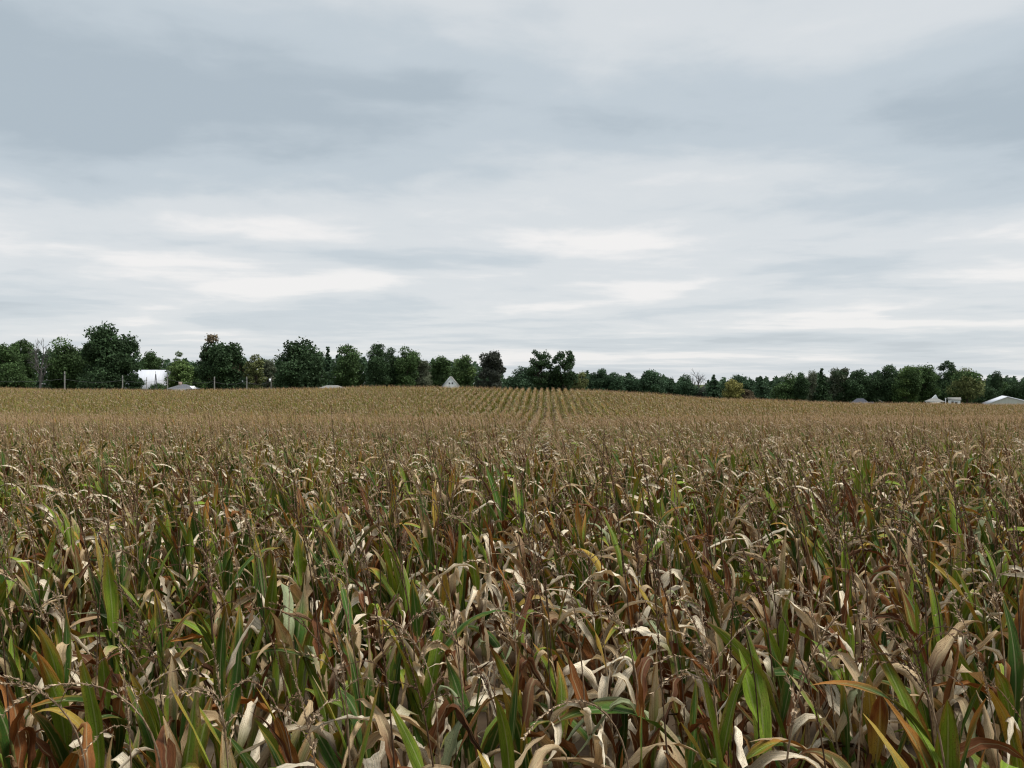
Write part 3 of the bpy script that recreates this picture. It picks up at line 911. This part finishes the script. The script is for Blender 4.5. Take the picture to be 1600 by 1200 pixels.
def spruce(name, label, xpx, ypx, wpx, d, tone, seed):
    rng = np.random.default_rng(seed)
    x = place(xpx, d); zb = float(ground(x, d)); H = top_z(ypx, d) - zb; Rc = wpx / 2 / F * d
    e = empty(name, (x, d, zb - 0.05))
    tk = Acc(); limb(tk, np.zeros(3), np.array([0, 0, H * 0.97]), 0.02 * H + 0.05, 0.02, rng, 6, 0.01)
    obj('trunk', tk.mesh('trunk', M_BARK), e)
    Vs, Fs, Cs, n = [], [], [], 0
    base = np.array(FOL[tone])
    tiers = max(16, int(H / 0.42))
    for ti in range(tiers):
        f = ti / tiers
        h = H * (0.08 + 0.92 * f); rad = Rc * (1 - f) ** 0.8 * rng.uniform(0.85, 1.1) + 0.12
        nb = max(4, int(11 * (1 - f) + 4))
        for b in range(nb):
            az = rng.uniform(0, 2 * math.pi); m = max(8, int(48 * rad / (Rc + 0.1)))
            t = rng.uniform(0.1, 1, m)
            rl = rad * rng.uniform(0.75, 1.1)
            Pc = np.stack([np.cos(az) * t * rl, np.sin(az) * t * rl, h - 0.30 * rl * t + 0.12 * rl * t ** 3], 1) + rng.normal(0, 0.13, (m, 3)) * (0.5 + rl * 0.4)
            V, Fq, c_ = quads_at(rng, Pc, 0.30 * d / 200 + 0.06, base[None, :] * rng.uniform(0.65, 1.35, (m, 1)) * rng.uniform(0.8, 1.25))
            Vs.append(V); Fs.append(Fq + n); Cs.append(c_); n += len(V)
    obj('crown', mesh_np('crown', np.concatenate(Vs), np.concatenate(Fs), M_FOL, False, np.concatenate(Cs)), e)
    tag(e, label, 'conifer', 'trees along the far edge of the field')
    return e

LT = leafy_tree
# the wood far behind, one unbroken mass between and behind the single trees
rng = np.random.default_rng(77)
nq = 60000
wx = rng.uniform(-140, 1740, nq); wd_ = rng.uniform(300, 325, nq)
wt = np.interp(wx, [-140, 0, 140, 215, 262, 300, 420, 520, 660, 690, 780, 797, 812, 900, 1000, 1080, 1094, 1105, 1200, 1300, 1400, 1530, 1740],
               [552, 552, 560, 572, 574, 574, 572, 566, 572, 574, 580, 596, 590, 594, 598, 602, 609, 604, 600, 596, 590, 599, 602])
wt = wt - 7.0 * (np.abs(wx - 797) > 12) * (np.abs(wx - 1094) > 12) + 3.5 * np.sin(wx * 0.21) + 2.5 * np.sin(wx * 0.47 + 1) + rng.normal(0, 1.2, nq)
xx = (wx - 800) / F * wd_; gz = ground(xx, wd_); tz = CAMZ - (wt - 600) / F * wd_
zz_ = gz + (tz - gz) * rng.uniform(0, 1, nq) ** 0.8
fc = np.array([(0.042, 0.072, 0.036)]) * (0.75 + 0.5 * np.abs(np.sin(wx * 0.09))[:, None]) * rng.uniform(0.7, 1.3, (nq, 1))
V, Fq, c_ = quads_at(rng, np.stack([xx, wd_, zz_], 1), 1.1, fc)
fw = obj('far_wood', mesh_np('far_wood', V, Fq, M_FOL, False, c_))
fw['kind'] = 'stuff'; fw['label'] = 'dark unbroken wood behind the single trees'; fw['category'] = 'wood'
# left edge to the white barn
LT('broadleaf_tree', 'green broadleaf tree cut by the left edge of the photo', 3, 536, 56, 176, 'green', 1)
LT('broadleaf_tree', 'dark green tree between the left edge and the bare grey tree', 34, 530, 44, 182, 'green', 2)
LT('shrub', 'low bushy green shrub left of the dead trunk', 20, 566, 50, 172, 'green', 3, bottom=0.02, cat='shrub')
bare_tree('dead_tree', 'dead grey tree with leafless crown and pale trunk near the left edge', 62, 527, 40, 168, 4)
LT('broadleaf_tree', 'broad green tree behind the leftmost utility pole', 104, 527, 62, 174, 'green', 5, dens=1.1, bottom=0.04)
LT('broadleaf_tree', 'dark tree squeezed between pole tree and the tallest oak', 137, 534, 40, 182, 'dark', 6, bottom=0.04)
LT('oak_tree', 'tallest dark oak with sky holes in its crown beside the white barn', 178, 505, 86, 172, 'dark', 7, dens=1.25, gap=0.3, bottom=0.10, shape=0.3)
LT('shrub', 'dark bush hiding the left half of the white barn', 211, 582, 27, 170, 'dark', 63, bottom=0.0, cat='shrub')
LT('shrub', 'low weedy bushes along the foot of the white barn', 246, 598.5, 34, 166, 'green', 64, bottom=0.0, cat='shrub')
LT('shrub', 'dark undergrowth shrub at the foot of the tallest oak', 160, 572, 66, 168, 'dark', 8, bottom=0.0, cat='shrub')
LT('broadleaf_tree', 'small green tree rising behind the roof of the white barn', 238, 549, 46, 205, 'green', 9, gap=0.3)
LT('broadleaf_tree', 'light green slender tree right of the white barn', 280, 549, 28, 190, 'light', 10, gap=0.3)
LT('shrub', 'bright green bush behind the low grey roof', 283, 567, 48, 186, 'light', 11, bottom=0.02, cat='shrub')
LT('shrub', 'green bush between the low grey roof and the russet tree', 312, 570, 40, 188, 'green', 12, bottom=0.02, cat='shrub')
LT('broadleaf_tree', 'large round tree with russet brown patches in its crown', 343, 522, 74, 178, 'dark', 13, dens=1.15, gap=0.2, spot=('red', 0.22), bottom=0.06)
LT('willow_tree', 'wispy olive tree between the russet tree and the dense dark tree', 399, 553, 38, 178, 'olive', 14, dens=0.75, gap=0.5, bottom=0.04)
LT('willow_tree', 'thin grey-green tree against the dense dark tree', 420, 560, 26, 184, 'grey', 15, dens=0.7, gap=0.5, bottom=0.04)
# centre left
LT('broadleaf_tree', 'dense dark dome-shaped tree with bulging low left side', 470, 529, 78, 172, 'dark', 16, dens=1.3, bottom=0.02)
LT('shrub', 'low skirt of dark leaves left of the dome-shaped tree', 446, 566, 36, 170, 'dark', 17, bottom=0.0, cat='shrub')
spruce('spruce_tree', 'thin spruce spire peeking between two rounded trees', 512, 540, 22, 190, 'blue', 18)
LT('broadleaf_tree', 'rounded mid green tree behind the pale flat roof', 545, 538, 52, 178, 'green', 19, dens=1.15, bottom=0.03)
LT('broadleaf_tree', 'dark tree with square top right of the rounded green tree', 590, 536, 38, 178, 'dark', 20, dens=1.15, bottom=0.03)
LT('broadleaf_tree', 'dark narrow tree second from the square-topped one', 613, 543, 34, 184, 'dark', 21, dens=1.1, bottom=0.03)
LT('broadleaf_tree', 'spiky-topped green tree left of the white gable', 637, 541, 44, 182, 'green', 22, bottom=0.03, shape=1.4)
LT('broadleaf_tree', 'small low tree nearest the left slope of the white gable', 661, 562, 26, 184, 'grey', 23, bottom=0.02)
LT('broadleaf_tree', 'green tree directly behind the left slope of the white gable', 689, 555, 38, 196, 'green', 24, bottom=0.03)
LT('broadleaf_tree', 'lighter green tree directly behind the right slope of the white gable', 722, 554, 44, 200, 'green', 25, bottom=0.03, spot=('light', 0.3))
LT('copper_beech', 'purplish dark tree at the right end of the left clump', 767, 548, 48, 188, 'copper', 26, dens=1.1, gap=0.2, bottom=0.03)
# centre, behind the crest of the rows
LT('broadleaf_tree', 'low rounded tree left of the two airy trees', 822, 573, 58, 235, 'blue', 27, dens=1.1, bottom=0.02)
LT('broadleaf_tree', 'left one of the two tall airy trees above the rows', 844, 546, 40, 205, 'dark', 28, gap=0.6, dens=0.9, bottom=0.2, shape=0.0)
LT('broadleaf_tree', 'right one of the two tall airy trees above the rows', 881, 547, 46, 205, 'dark', 29, gap=0.6, dens=0.95, bottom=0.2, shape=0.0)
LT('shrub', 'dark thicket at the feet of the two airy trees', 862, 580, 66, 208, 'dark', 30, bottom=0.0, cat='shrub')
LT('broadleaf_tree', 'low olive tree touching the right airy tree', 905, 581, 30, 215, 'olive', 31, bottom=0.02)
LT('broadleaf_tree', 'first blue-green tree right of the airy pair', 934, 576, 38, 240, 'blue', 32, bottom=0.02)
LT('broadleaf_tree', 'second blue-green tree right of the airy pair', 960, 581, 32, 240, 'blue', 33, bottom=0.02)
LT('broadleaf_tree', 'third blue-green tree right of the airy pair, lowest', 984, 586, 38, 244, 'blue', 34, bottom=0.02)
LT('broadleaf_tree', 'domed green tree highest between airy pair and bare tree', 1018, 578, 46, 238, 'blue', 35, dens=1.1, bottom=0.02)
LT('broadleaf_tree', 'small tree between the domed tree and the bare tree', 1046, 590, 34, 244, 'blue', 36, bottom=0.02)
LT('broadleaf_tree', 'green tree in front of the bare tree', 1071, 585, 38, 240, 'blue', 37, bottom=0.02)
bare_tree('bare_tree', 'bare leafless tree with round crown right of centre', 1089, 571, 30, 250, 38, M_DEADBARK, 0.35)
LT('shrub', 'brownish low bush in the gap under the bare tree', 1096, 608, 22, 240, 'copper', 39, bottom=0.0, cat='shrub')
spruce('pine_tree', 'dark pine left of the yellowing tree', 1115, 584, 40, 236, 'blue', 40)
LT('broadleaf_tree', 'round yellowing tree, the only yellow one in the treeline', 1146, 592, 32, 228, 'yellow', 41, bottom=0.02)
LT('broadleaf_tree', 'grey-green tree behind the yellowing tree', 1160, 585, 42, 256, 'blue', 42, bottom=0.02)
spruce('spruce_tree', 'layered dark spruce right of the yellowing tree', 1190, 588, 42, 232, 'blue', 43)
LT('shrub', 'rusty bush between the yellowing tree and the layered spruce', 1168, 608, 24, 230, 'red', 44, bottom=0.0, cat='shrub')
# right
LT('broadleaf_tree', 'wide dark green tree right of the layered spruce', 1229, 583, 46, 250, 'green', 45, bottom=0.02)
LT('broadleaf_tree', 'small dark tree next right of the wide dark green tree', 1253, 581, 24, 246, 'dark', 46, bottom=0.02)
LT('broadleaf_tree', 'pale grey-green narrow tree in the right treeline', 1269, 578, 24, 262, 'grey', 47, bottom=0.02)
spruce('spruce_tree', 'dark spruce next to the pale grey-green narrow tree', 1284, 574, 36, 250, 'dark', 48)
LT('broadleaf_tree', 'grey-green ragged tree left of the slate roof', 1312, 574, 40, 256, 'grey', 49, bottom=0.02, spot=('dark', 0.4))
LT('broadleaf_tree', 'dark tree directly behind the slate roof', 1342, 577, 44, 252, 'dark', 50, dens=1.1, bottom=0.02)
LT('shrub', 'low dark tree over the slanted pale pole', 1368, 588, 34, 250, 'dark', 51, bottom=0.0, cat='shrub')
LT('broadleaf_tree', 'tall dark blunt-topped tree right of the slanted pole', 1391, 570, 44, 250, 'dark', 52, dens=1.1, bottom=0.02)
LT('broadleaf_tree', 'lighter green tree right of the blunt-topped tree', 1420, 571, 46, 244, 'green', 53, dens=1.1, bottom=0.02, spot=('light', 0.3))
LT('broadleaf_tree', 'green tree behind the pale hipped roof', 1447, 570, 40, 248, 'green', 54, bottom=0.02)
LT('broadleaf_tree', 'tallest dark tree behind the small white house', 1481, 563, 34, 262, 'dark', 55, gap=0.45, bottom=0.1)
LT('shrub', 'dark bushes behind the small white house', 1476, 590, 40, 262, 'dark', 56, bottom=0.0, cat='shrub')
LT('broadleaf_tree', 'olive tree with visible leaning trunk right of the small white house', 1511, 575, 56, 232, 'olive', 57, dens=1.1, bottom=0.22, spot=('green', 0.55))
LT('shrub', 'dark hedge bush left of the beige shed', 1540, 602, 40, 262, 'dark', 58, bottom=0.0, cat='shrub')
LT('broadleaf_tree', 'small round dark tree standing above the hedge left of the shed', 1556, 579, 24, 268, 'dark', 59, bottom=0.35)
LT('broadleaf_tree', 'light green low tree behind the ridge of the beige shed', 1566, 595, 44, 272, 'green', 60, bottom=0.02)
LT('broadleaf_tree', 'dark low tree at the right edge behind the shed', 1594, 593, 48, 268, 'dark', 61, bottom=0.02)
LT('broadleaf_tree', 'dark tree mostly outside the right edge', 1632, 590, 56, 268, 'dark', 62, bottom=0.02)

# ------------------------------------------------------------------ buildings
def box(x0, x1, y0, y1, z0, z1):
    V = np.array([(x, y, z) for x in (x0, x1) for y in (y0, y1) for z in (z0, z1)], float)
    Fq = np.array([(0, 1, 3, 2), (4, 6, 7, 5), (0, 4, 5, 1), (2, 3, 7, 6), (0, 2, 6, 4), (1, 5, 7, 3)])
    return V, Fq
def part_box(name, b, mat, parent):
    V, Fq = box(*b)
    return obj(name, mesh_np(name, V, Fq, mat, False), parent)
def part_poly(name, V, faces, mat, parent):
    return obj(name, mesh_np(name, np.array(V, float), faces, mat, False), parent)
def slab(P, th, up=(0, 0, 1)):
    """thick plate from a quad P (4x3)"""
    P = np.array(P, float); n = np.cross(P[1] - P[0], P[3] - P[0]); n /= np.linalg.norm(n)
    if np.dot(n, up) < 0: n = -n
    V = np.concatenate([P, P + n * th])
    return V, np.array([(0, 1, 2, 3), (4, 5, 6, 7), (0, 1, 5, 4), (1, 2, 6, 5), (2, 3, 7, 6), (3, 0, 4, 7)])
def part_slab(name, P, th, mat, parent):
    V, Fq = slab(P, th)
    return obj(name, mesh_np(name, V, Fq, mat, False), parent)

def gable_house(name, label, cat, xpx, d, rz, L, Wd, He, Hr, wall, roof, over=0.35, base=None, ridge_px=None):
    """ridge along local x; eaves height He, ridge Hr above base"""
    x = place(xpx, d); zb = float(ground(x, d)) - 0.05
    if ridge_px is not None:
        ex = top_z(ridge_px, d) - zb - Hr
        He += ex; Hr += ex
    e = empty(name, (x, d, zb), rz)
    h = L / 2; k = Wd / 2
    V = [(-h, -k, 0), (h, -k, 0), (h, k, 0), (-h, k, 0), (-h, -k, He), (h, -k, He), (h, k, He), (-h, k, He), (-h, 0, Hr), (h, 0, Hr)]
    part_poly('wall', V, [(0, 1, 5, 4), (2, 3, 7, 6), (1, 2, 6, 9, 5), (3, 0, 4, 8, 7)], wall, e)
    s = (Hr - He) / k
    ho = h + over; ko = k + over; ze = He - s * over
    rf = part_slab('roof', [(-ho, -ko, ze), (ho, -ko, ze), (ho, 0, Hr), (-ho, 0, Hr)], 0.12, roof, e)
    part_slab('roof', [(-ho, ko, ze), (ho, ko, ze), (ho, 0, Hr + 0.003), (-ho, 0, Hr + 0.003)], 0.12, roof, e)
    tag(e, label, cat)
    return e, He, Hr, h, k, rf

def window(parent, x, y, z, wv, hv, axis='x'):
    """a framed window centred at x, z on the face y (facing -y) or on face x (facing +x)"""
    if axis == 'x':
        f = part_box('window', (x - wv / 2 - 0.08, x + wv / 2 + 0.08, y - 0.05, y + 0.02, z - hv / 2 - 0.08, z + hv / 2 + 0.08), M_TRIM, parent)
        part_box('pane', (x - wv / 2, x + wv / 2, y - 0.062, y - 0.04, z - hv / 2, z + hv / 2), M_GLASS, f)
    else:
        f = part_box('window', (x - 0.02, x + 0.05, y - wv / 2 - 0.08, y + wv / 2 + 0.08, z - hv / 2 - 0.08, z + hv / 2 + 0.08), M_TRIM, parent)
        part_box('pane', (x + 0.04, x + 0.062, y - wv / 2, y + wv / 2, z - hv / 2, z + hv / 2), M_GLASS, f)
    return f

# white metal-roofed barn behind the oak
e, He, Hr, h, k, rf = gable_house('white_barn', 'white barn with bright metal roof half hidden behind the tallest oak', 'barn', 228, 190, R(14), 9.2, 6.4, 1.0, 4.5, M_WHITE, M_WROOF, 0.45, ridge_px=578.5)
part_box('door', (h, h + 0.06, -1.2, 1.2, 0, He * 0.8), M_DARK, e)
# low grey-roofed house
def hip_house(name, label, cat, xpx, d, rz, L, Wd, He, Hr, inset, wall, roof, ridge_px):
    x = place(xpx, d); zb = float(ground(x, d)) - 0.05
    ex = top_z(ridge_px, d) - zb - Hr
    He += ex; Hr += ex
    e = empty(name, (x, d, zb), rz)
    h, k = L / 2, Wd / 2
    part_box('wall', (-h, h, -k, k, 0, He), wall, e)
    o = 0.4
    V = [(-h - o, -k - o, He), (h + o, -k - o, He), (h + o, k + o, He), (-h - o, k + o, He), (-h + inset, 0, Hr), (h - inset, 0, Hr)]
    rf = part_poly('roof', V, [(0, 1, 5, 4), (1, 2, 5), (2, 3, 4, 5), (3, 0, 4), (0, 3, 2, 1)], roof, e)
    part_box('gutter', (-h - o - 0.03, h + o + 0.03, -k - o - 0.10, -k - o, He - 0.08, He + 0.04), M_TRIM, e)
    tag(e, label, cat)
    return e, He, Hr, h, k, rf
e, He, Hr, h, k, rf = hip_house('low_house', 'low house with grey roof and brick chimney beside the white barn', 'house', 287, 172, R(-6), 4.0, 4.4, 2.0, 2.9, 1.6, M_WHITE, M_GROOF, 600.3)
part_box('chimney', (-0.85, -0.35, -0.5, 0.1, Hr - 0.5, Hr + 0.45), M_BRICK, rf)
part_poly('gable', [(h + 0.35, -1.0, He + 0.02), (h + 0.35, 0.6, He + 0.02), (h + 0.35, -0.2, He + 0.55), (h - 0.6, -1.0, He + 0.02), (h - 0.6, 0.6, He + 0.02), (h - 0.6, -0.2, He + 0.55)],
          [(0, 1, 2), (3, 5, 4), (0, 2, 5, 3), (1, 4, 5, 2)], M_WHITE, e)
# pale flat-roofed outbuilding just over the corn
e, He, Hr, h, k, rf = hip_house('outbuilding', 'pale low roof just showing over the corn left of centre', 'outbuilding', 519, 165, 0.0, 3.4, 4.0, 1.6, 2.1, 0.7, M_TRIM, M_PROOF, 602.0)
# white gable among the trees
e, He, Hr, h, k, rf = gable_house('white_house', 'white steep gable with two small attic windows poking over the corn', 'house', 705, 165, R(92.5), 6.0, 2.9, 1.75, 3.5, M_WHITE, M_PROOF, 0.10, ridge_px=588.8)
for yy in (-0.22, 0.30):
    window(e, -h, 0, 0, 0.0, 0.0) if False else None
    f = part_box('window', (-h - 0.04, -h + 0.02, -yy - 0.13, -yy + 0.13, Hr - 1.35, Hr - 0.98), M_TRIM, e)
    part_box('pane', (-h - 0.055, -h - 0.035, -yy - 0.09, -yy + 0.09, Hr - 1.30, Hr - 1.03), M_GLASS, f)
part_slab('bargeboard', [(-h - 0.26, 0.02, Hr - 0.05), (-h - 0.26, k + 0.22, He - 0.27), (-h - 0.22, k + 0.22, He - 0.27), (-h - 0.22, 0.02, Hr - 0.05)], 0.16, M_TRIM, e)
# slate hip roof on the right with a lean-to
e, He, Hr, h, k, rf = hip_house('slate_house', 'dark slate hipped roof under the trees right of centre', 'house', 1344, 232, R(-20), 3.6, 5.0, 1.8, 2.9, 1.0, M_TRIM, M_DROOF, 622.5)
part_box('lean_to', (h + 0.45, h + 1.5, -1.5, 1.5, 0, He + 0.2), M_DROOF, e)
# pale hipped roof with white gabled dormer
e, He, Hr, h, k, rf = hip_house('pale_house', 'house with pale hipped roof and white dormer left of the small white house', 'house', 1460, 225, R(-20), 3.6, 4.0, 1.7, 2.55, 1.2, M_BEIGE, M_PROOF, 622.0)
part_poly('dormer', [(-0.75, -0.2, Hr - 0.3), (0.95, -0.2, Hr - 0.3), (0.35, -0.2, Hr + 0.85), (-0.75, 1.6, Hr - 0.3), (0.95, 1.6, Hr - 0.3), (0.35, 1.6, Hr + 0.85)],
          [(0, 1, 2), (3, 5, 4), (0, 2, 5, 3), (1, 4, 5, 2)], M_WHITE, e)
# small white house with two dark windows
e, He, Hr, h, k, rf = gable_house('small_white_house', 'small white house with two dark windows beside the olive tree', 'house', 1491, 228, R(-24), 2.7, 3.0, 2.0, 2.55, M_WHITE, M_PROOF, 0.18, ridge_px=621.5)
window(e, -0.45, -k, He - 0.62, 0.42, 0.42); window(e, 0.38, -k, He - 0.72, 0.48, 0.40)
pw = empty('porch_post', (place(1477.5, 226), 226, float(ground(place(1477.5, 226), 226))))
V, Fq = tube([(0, 0, 0), (0, 0, 0.6), (0.0, 0, 1.2), (0, 0, top_z(622.5, 226) - pw.location.z)], 0.11, 8); obj('shaft', mesh_np('shaft', V, Fq, M_WHITE), pw)
tp = top_z(622.5, 226) - pw.location.z
part_box('cap', (-0.16, 0.16, -0.16, 0.16, tp, tp + 0.08), M_WHITE, pw)
tag(pw, 'thin white post between the pale roof and the small white house', 'post')
# long beige metal shed, gable end to the field
d = 215.0
x = place(1574, d); zb = float(ground(x, d)) - 0.05
e = empty('metal_shed', (x, d, zb), R(-25))
Hr = top_z(620.2, d) - zb; sl = 0.30; kL, kR = 4.4, 6.2
HeL = Hr - kL * 0.42; HeR = Hr - kR * 0.26; Ls = 16.0
V = [(-kL, 0, 0), (kR, 0, 0), (kR, 0, HeR), (0, 0, Hr), (-kL, 0, HeL), (-kL, Ls, 0), (kR, Ls, 0), (kR, Ls, HeR), (0, Ls, Hr), (-kL, Ls, HeL)]
part_poly('wall', V, [(0, 1, 2, 3, 4), (5, 9, 8, 7, 6), (0, 4, 9, 5), (1, 6, 7, 2)], M_BEIGE, e)
part_slab('roof', [(-kL - 0.3, -0.25, HeL - 0.11), (0, -0.25, Hr + 0.02), (0, Ls + 0.25, Hr + 0.02), (-kL - 0.3, Ls + 0.25, HeL - 0.11)], 0.14, M_WROOF, e)
part_slab('roof', [(0.0, -0.25, Hr + 0.024), (kR + 0.3, -0.25, HeR - 0.06), (kR + 0.3, Ls + 0.25, HeR - 0.06), (0.0, Ls + 0.25, Hr + 0.024)], 0.13, M_WROOF, e)
tag(e, 'long beige metal shed with white roof at the right edge', 'shed')

# ------------------------------------------------------------------ poles, wires, small tower
def pole(xpx, ypx, d, r, label, extra=None):
    x = place(xpx, d); zb = float(ground(x, d)) - 0.1; tp = top_z(ypx, d) - zb
    e = empty('utility_pole', (x, d, zb))
    V, Fq = tube([(0, 0, 0), (0, 0, tp * 0.5), (0, 0, tp * 0.9), (0, 0, tp)], [r * 1.15, r * 1.05, r, r * 0.92], 8)
    obj('shaft', mesh_np('shaft', V, Fq, M_POLE), e)
    part_poly('cap', [(r * math.cos(a), r * math.sin(a), tp) for a in np.linspace(0, 2 * math.pi, 9)[:-1]] + [(0, 0, tp + r * 0.5)], [(i, (i + 1) % 8, 8) for i in range(8)], M_POLE, e)
    b = part_box('bracket', (-0.16, 0.16, -r - 0.06, -r + 0.01, tp - 0.55, tp - 0.45), M_DARK, e)
    if extra == 'box':
        part_box('meter_box', (-0.26, 0.0, -r - 0.30, -r - 0.005, tp - 0.85, tp - 0.30), M_WHITE, e)
    tag(e, label, 'pole', 'poles behind the corn on the left')
    return np.array([x, d, zb + tp - 0.5])
Pp = []
for xp, yp, dd, r, lb, ex in [
    (101, 580.5, 150, 0.115, 'tallest pale pole, first from the left edge', None),
    (191.5, 587, 152, 0.10, 'second pale pole from the left, at the left end of the barn', None),
    (229, 589.5, 156, 0.055, 'thin short pole in front of the middle of the white barn', None),
    (261.5, 585, 152, 0.10, 'pale pole at the right end of the white barn', None),
    (335, 589, 152, 0.10, 'pale pole in front of the russet tree', None),
    (385.5, 589, 153, 0.095, 'pale pole in front of the wispy olive tree', None),
    (423.5, 589, 154, 0.06, 'thin pole carrying a white box beside the dense dark tree', 'box')]:
    Pp.append(pole(xp, yp, dd, r, lb, ex))
P0 = np.array([place(-60, 150), 150, Pp[0][2] + 0.1])
def wire(a, b, sag, label):
    t = np.linspace(0, 1, 15)[:, None]
    P = a * (1 - t) + b * t
    P[:, 2] -= (4 * sag * t * (1 - t))[:, 0]
    V, Fq = tube(P - P[0], 0.013, 5)
    o = obj('wire', mesh_np('wire', V, Fq, M_WIRE), None, tuple(P[0]))
    tag(o, label, 'wire', 'wires slung between the poles')
off = np.array([0, -0.2, -0.75])
ch = [0, 1, 3, 4, 5, 6]
wire(P0 + off, Pp[0] + off, 0.55, 'sagging wire from the left edge to the tallest pale pole')
names = ['sagging wire between the first and the second pole', 'wire across the front of the white barn', 'wire between the barn pole and the russet tree pole',
         'wire between the russet tree pole and the olive tree pole', 'wire from the olive tree pole to the white box pole']
for (a, b), nm in zip(zip(ch[:-1], ch[1:]), names):
    wire(Pp[a] + (off if a == 0 else np.array([0, -0.2, -0.3])), Pp[b] + np.array([0, -0.2, -0.3]), 0.45, nm)
# pale slanted pole on the right
d = 228.0
e = empty('leaning_pole', (place(1380, d), d, float(ground(place(1380, d), d))))
hz = top_z(629.5, d) - e.location.z
V, Fq = tube([(0, 0, 0), (0, 0, hz), (-0.55, 0, hz + 0.45), (-1.15, 0, hz + 0.75)], [0.08, 0.08, 0.07, 0.05], 7)
obj('shaft', mesh_np('shaft', V, Fq, M_POLE), e)
part_box('tip', (-1.27, -1.13, -0.06, 0.06, hz + 0.70, hz + 0.82), M_POLE, e)
tag(e, 'pale pole slanting up out of the corn right of the slate roof', 'pole')
# small lattice tower in front of the barn
d = 160.0
x = place(243.3, d); zb = float(ground(x, d)); tp = top_z(584.5, d) - zb
e = empty('lattice_tower', (x, d, zb))
for sx in (-1, 1):
    for sy in (-1, 1):
        V, Fq = tube([(sx * 0.34, sy * 0.34, 0), (sx * 0.2, sy * 0.2, tp * 0.5), (sx * 0.035, sy * 0.035, tp)], 0.035, 5)
        obj('leg', mesh_np('leg', V, Fq, M_DARK), e)
for f in (0.3, 0.5, 0.68, 0.82):
    hw = np.interp(f, [0, 0.5, 1], [0.34, 0.2, 0.035]); z = f * tp
    A = Acc()
    for p, q in (((-1, -1), (1, -1)), ((1, -1), (1, 1)), ((1, 1), (-1, 1)), ((-1, 1), (-1, -1))):
        V, Fq = tube([(p[0] * hw, p[1] * hw, z), ((p[0] + q[0]) / 2 * hw, (p[1] + q[1]) / 2 * hw, z), (q[0] * hw, q[1] * hw, z)], 0.02, 4); A.add(V, Fq)
    obj('brace', A.mesh('brace', M_DARK), e)
V, Fq = tube([(0, 0, tp - 0.1), (0, 0, tp + 0.2), (0, 0, tp + 0.5)], 0.035, 5); obj('mast', mesh_np('mast', V, Fq, M_DARK), e)
tag(e, 'small dark lattice tower against the white barn roof', 'tower')
